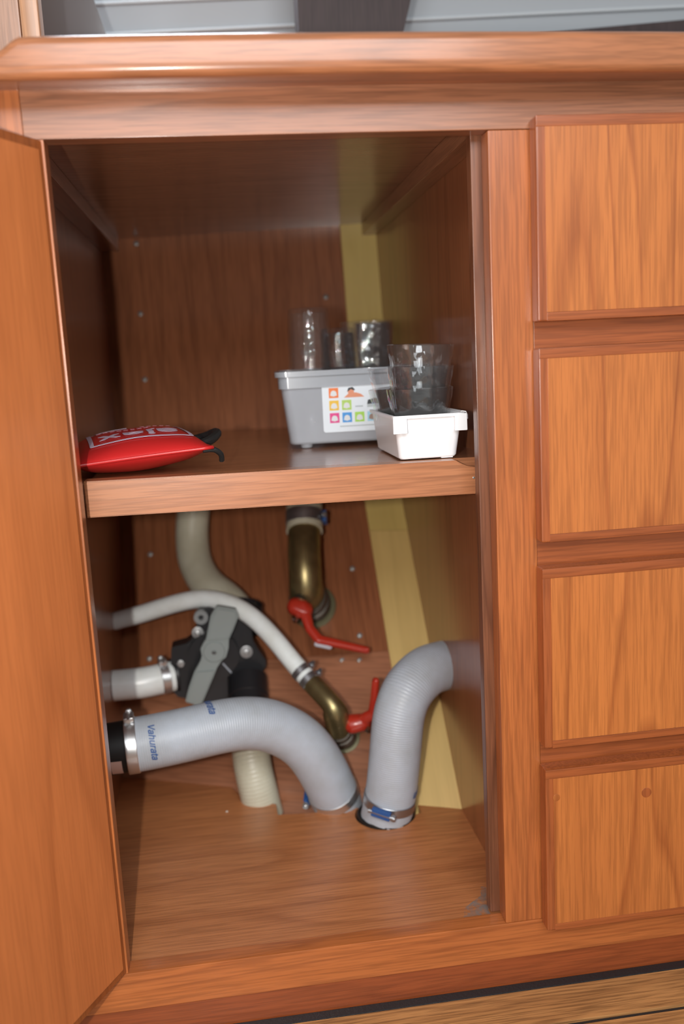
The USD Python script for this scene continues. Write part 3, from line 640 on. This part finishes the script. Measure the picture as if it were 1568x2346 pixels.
def glass_obj(name, me, pos, label, group=None, tilt=0, tax=(1, 0, 0), invert=False, h=0):
    me = me.copy()
    if invert:
        me.apply_transform(trimesh.transformations.rotation_matrix(math.pi, (1, 0, 0))); me.apply_translation((0, 0, h))
    if tilt: me.apply_transform(trimesh.transformations.rotation_matrix(tilt, tax))
    me.apply_translation(pos); return obj(name, me, glass, None, label, smooth=35, cat='glass', group=group)

# clear storage tub
tubm = usdkit.material(stage, '/World/Looks/clear_plastic', {
    't': ('transparent_bsdf', {'color': (.90, .92, .95)}), 'p': ('principled_bsdf', {'base_color': (.72, .75, .80), 'roughness': .22, 'coat_weight': .4, 'coat_roughness': .12}), 'mx': ('mix_closure', {'fac': .38})},
    [('t.BSDF', 'mx.closure1'), ('p.BSDF', 'mx.closure2')], surface='mx.closure')
tubr = usdkit.material(stage, '/World/Looks/clear_plastic_rim', {
    't': ('transparent_bsdf', {'color': (.90, .92, .95)}), 'p': ('principled_bsdf', {'base_color': (.50, .53, .57), 'roughness': .2, 'coat_weight': .5, 'coat_roughness': .1}), 'mx': ('mix_closure', {'fac': .60})},
    [('t.BSDF', 'mx.closure1'), ('p.BSDF', 'mx.closure2')], surface='mx.closure')
def rr_poly(x0, y0, x1, y1, r): return sbox(x0 + r, y0 + r, x1 - r, y1 - r).buffer(r, 6)
def tub_mesh(b, t, h, wall, r, rim=0, foot=.0):
    """Open tapering box: b, t = (x0, y0, x1, y1) at the bottom and the top."""
    def ring(rect, z, inset):
        p = rr_poly(rect[0] + inset, rect[1] + inset, rect[2] - inset, rect[3] - inset, max(r - inset, .002)); c = np.array(p.exterior.coords)[:-1]
        return np.c_[c, np.full(len(c), z)]
    L = lambda k: [b[i] + (t[i] - b[i]) * k for i in range(4)]
    rs = [ring(L(0), 0, .002), ring(L(0), .002, 0), ring(L(1), h, 0), ring(L(1), h + .0008, wall * .5), ring(L(1), h, wall), ring(L(.04), wall + .002, wall), ring(L(.03), wall, wall + .002)]
    m_ = min(len(q) for q in rs)
    def res(q, m=64):
        q = np.vstack([q, q[:1]]); s = arclen(q); a = np.linspace(0, s[-1], m, endpoint=False); return np.stack([np.interp(a, s, q[:, k]) for k in range(3)], 1)
    m = len(rs[0]); 
    if any(len(q) != m for q in rs): rs = [res(q) for q in rs]; m = 64
    V = np.vstack(rs + [rs[0].mean(0)[None], rs[-1].mean(0)[None]]); F = []; k = np.arange(m); k2 = (k + 1) % m
    for i in range(len(rs) - 1): F += [np.stack([i * m + k, i * m + k2, (i + 1) * m + k2], 1), np.stack([i * m + k, (i + 1) * m + k2, (i + 1) * m + k], 1)]
    e = (len(rs) - 1) * m; c0 = len(rs) * m
    F += [np.stack([np.full(m, c0), k2, k], 1), np.stack([np.full(m, c0 + 1), e + k, e + k2], 1)]
    me = trimesh.Trimesh(V, np.vstack(F), process=False); me.fix_normals(); return me
TX, TY = .2025, .268
tub = thing('storage_tub', (.27, .35, SZ), 'clear plastic tub with a picture label on the front standing on the shelf', 'tub')
def tub_place(me):
    me.apply_transform(trimesh.transformations.rotation_matrix(-.06, (0, 0, 1), (TX, TY, 0))); me.apply_translation((0, 0, SZ)); return me
obj('body', tub_place(tub_mesh((TX, TY, .356, .470), (TX - .0085, TY - .008, .366, .480), .082, .0018, .012)).apply_translation((0, 0, .005)), tubm, tub, smooth=40)
rimr = [rr_poly(TX - .0135, TY - .013, .371, .485, .014), rr_poly(TX - .0075, TY - .007, .365, .479, .012)]
obj('rim', tub_place(extrude(rimr[0].difference(rimr[1]), .006, basis((0, 0, .0845), (1, 0, 0), (0, 1, 0), (0, 0, 1)))), tubr, tub)
bandp = rr_poly(TX - .0098, TY - .0095, .3675, .4815, .012)
obj('band', tub_place(extrude(bandp.difference(bandp.buffer(-.0012)), .013, basis((0, 0, .071), (1, 0, 0), (0, 1, 0), (0, 0, 1)))), tubr, tub)
for fx, fy in ((TX + .020, TY + .012), (.338, TY + .012), (TX + .020, .45), (.338, .45)):
    obj('foot', tub_place(as_tm(cyl_profile((fx, fy, 0), (0, 0, 1), [(0, .006), (.001, .007), (.0055, .008)], 16))), tubr, tub)
def face_pt(a, b, lift=0):      # a: along the tub front from its left edge, b: height; the front leans outwards
    k = b / .082; p = np.array([[TX + a, TY - .008 * k - lift, b + .005]])
    return p
def on_front(poly, t0, t1):
    me = extrude(poly, t1 - t0).subdivide_to_size(.02); v = np.array(me.vertices); k = v[:, 1] / .082
    q = trimesh.Trimesh(np.c_[TX + v[:, 0], TY - .008 * k - t0 - v[:, 2], v[:, 1] + .005], me.faces, process=False); q.fix_normals()
    return tub_place(q)
lab = obj('label', on_front(sbox(.0435, .0155, .128, .0665).buffer(.003), .0002, .0006), simple('label_white', (.74, .80, .86), .35), tub, label='white picture label')
def flat(name, c): return simple(name, c, .4)
ic = dict(orange=(.80, .20, .05), yellow=(.80, .50, .05), green=(.42, .62, .14), pink=(.70, .06, .26), blue=(.06, .30, .70), lime=(.38, .66, .10), sky=(.35, .62, .78))
cols = [('orange', 0, 2), ('yellow', 0, 1), ('green', 1, 1), ('pink', 0, 0), ('blue', 1, 0), ('lime', 2, 0), ('sky', 3, 0)]
gi = flat('icon_pale', (.70, .72, .74)); gb = flat('icon_brown', (.30, .20, .16)); skin = flat('icon_skin', (.70, .28, .16)); dk = flat('icon_dark', (.03, .035, .04)); gy = flat('icon_grey', (.45, .50, .52))
for nm, i, j in cols:
    x0, z0 = .0485 + .0148 * i, .0235 + .0146 * j
    obj('picture', on_front(sbox(x0, z0, x0 + .0112, z0 + .0116), .0006, .0009), flat('icon_' + nm, ic[nm]), lab, label=f'small {nm} picture square')
    obj('picture', on_front(unary_union([Point(x0 + .0055, z0 + .0052).buffer(.0034), sbox(x0 + .0018, z0 + .0025, x0 + .0092, z0 + .0048)]), .0009, .0011), gi if nm != 'sky' else gb, lab)
obj('picture', on_front(unary_union([Polygon([(.066, .0525), (.090, .0525), (.086, .0560), (.080, .0580), (.072, .0575)]), Point(.0745, .0590).buffer(.0036)]), .0006, .0009), skin, lab, label='small picture of a person leaning on folded arms')
obj('picture', on_front(Polygon([(.0700, .0590), (.0715, .0635), (.0765, .0645), (.0795, .0610), (.0775, .0605), (.0745, .0620)]), .0009, .0011), dk, lab)
obj('picture', on_front(Polygon([(.093, .0435), (.112, .0440), (.1125, .0485), (.102, .0505), (.0940, .0485)]), .0006, .0009), dk, lab, label='small dark picture of a case')
obj('picture', on_front(Polygon([(.093, .0400), (.112, .0400), (.112, .0435), (.093, .0432)]), .0006, .0009), gy, lab)
obj('picture', on_front(sbox(.079, .0408, .088, .0425), .0006, .0008), gy, lab); obj('picture', on_front(sbox(.060, .0183, .112, .0197), .0006, .0008), gy, lab)

# glasses in the tub
gz = SZ + .0080
glass_obj('tumbler', tumbler(.0255, .0320, .160, facets=8, flute=.0006, cut=.0007), (.2420, .365, gz), 'tall upturned tumbler at the left in the clear tub', invert=True, h=.160)
glass_obj('tumbler', tumbler(.0225, .0260, .135, facets=8), (.2840, .412, gz), 'small upturned tumbler between the tall one and the cut glass in the tub', invert=True, h=.135)
glass_obj('tumbler', tumbler(.0270, .0335, .139, facets=10, flute=.0018, cut=.0006), (.3130, .350, gz), 'cut tumbler with bright facets at the right in the clear tub')
glass_obj('tumbler', tumbler(.0180, .0265, .140, facets=8), (.3350, .426, gz), 'plain tumbler at the back right of the clear tub, beside the wall')
# ------------------------------------------------------------------ white basket and its glasses
bk = thing('basket', (.327, .125, SZ), 'white plastic basket of stacked glasses at the right end of the shelf', 'basket')
wp = simple('white_plastic', (.90, .92, .95), .35, coat=.1)
obj('body', tub_mesh((.2960, .076, .3545, .204), (.2918, .070, .3600, .210), .0425, .0020, .006).apply_translation((0, 0, SZ + .001)), wp, bk, smooth=40)
rp = rr_poly(.2893, .0675, .3625, .2125, .006); ri = rr_poly(.2925, .0707, .3593, .2093, .005)
rg = extrude(rp.difference(ri), .0030, basis((0, 0, SZ + .0415), (1, 0, 0), (0, 1, 0), (0, 0, 1)))
obj('rim', rg, wp, bk)
for x0, x1 in ((.2893, .3035), (.3505, .3632)):
    obj('clip', rbox((x0, .0668, SZ + .0270), (x1, .0700, SZ + .0440), .0008), wp, bk)
hk = [(.3600, .0425), (.3625, .0445), (.3660, .0440), (.3676, .0410), (.3678, .0375)]
obj('hook_rim', cat_([extrude(LineString(hk).buffer(.0009), .090, basis((0, .174, SZ), (1, 0, 0), (0, 0, 1), (0, -1, 0)))]), wp, bk)
for fx in (.3445,): obj('foot', rbox((fx - .006, .078, SZ), (fx + .006, .09, SZ + .002), .0005), wp, bk)
gm = tumbler(.0235, .0340, .0650, wall=.0029, base=.007, facets=9, flute=.0022, flare=.85)
bz = SZ + .0040
for k, lab_ in enumerate(('lowest', 'middle', 'topmost')):
    glass_obj('stacking_glass', gm, (.3262, .1105, bz + .0215 * k), f'{lab_} fluted glass of the front stack in the white basket', tilt=.02 * k, tax=(0, 1, 0))
for k, lab_ in enumerate(('lower', 'upper')):
    glass_obj('stacking_glass', gm, (.3220, .1745, bz + .0215 * k), f'{lab_} fluted glass of the rear stack in the white basket', tilt=-.06, tax=(0, 1, 0))
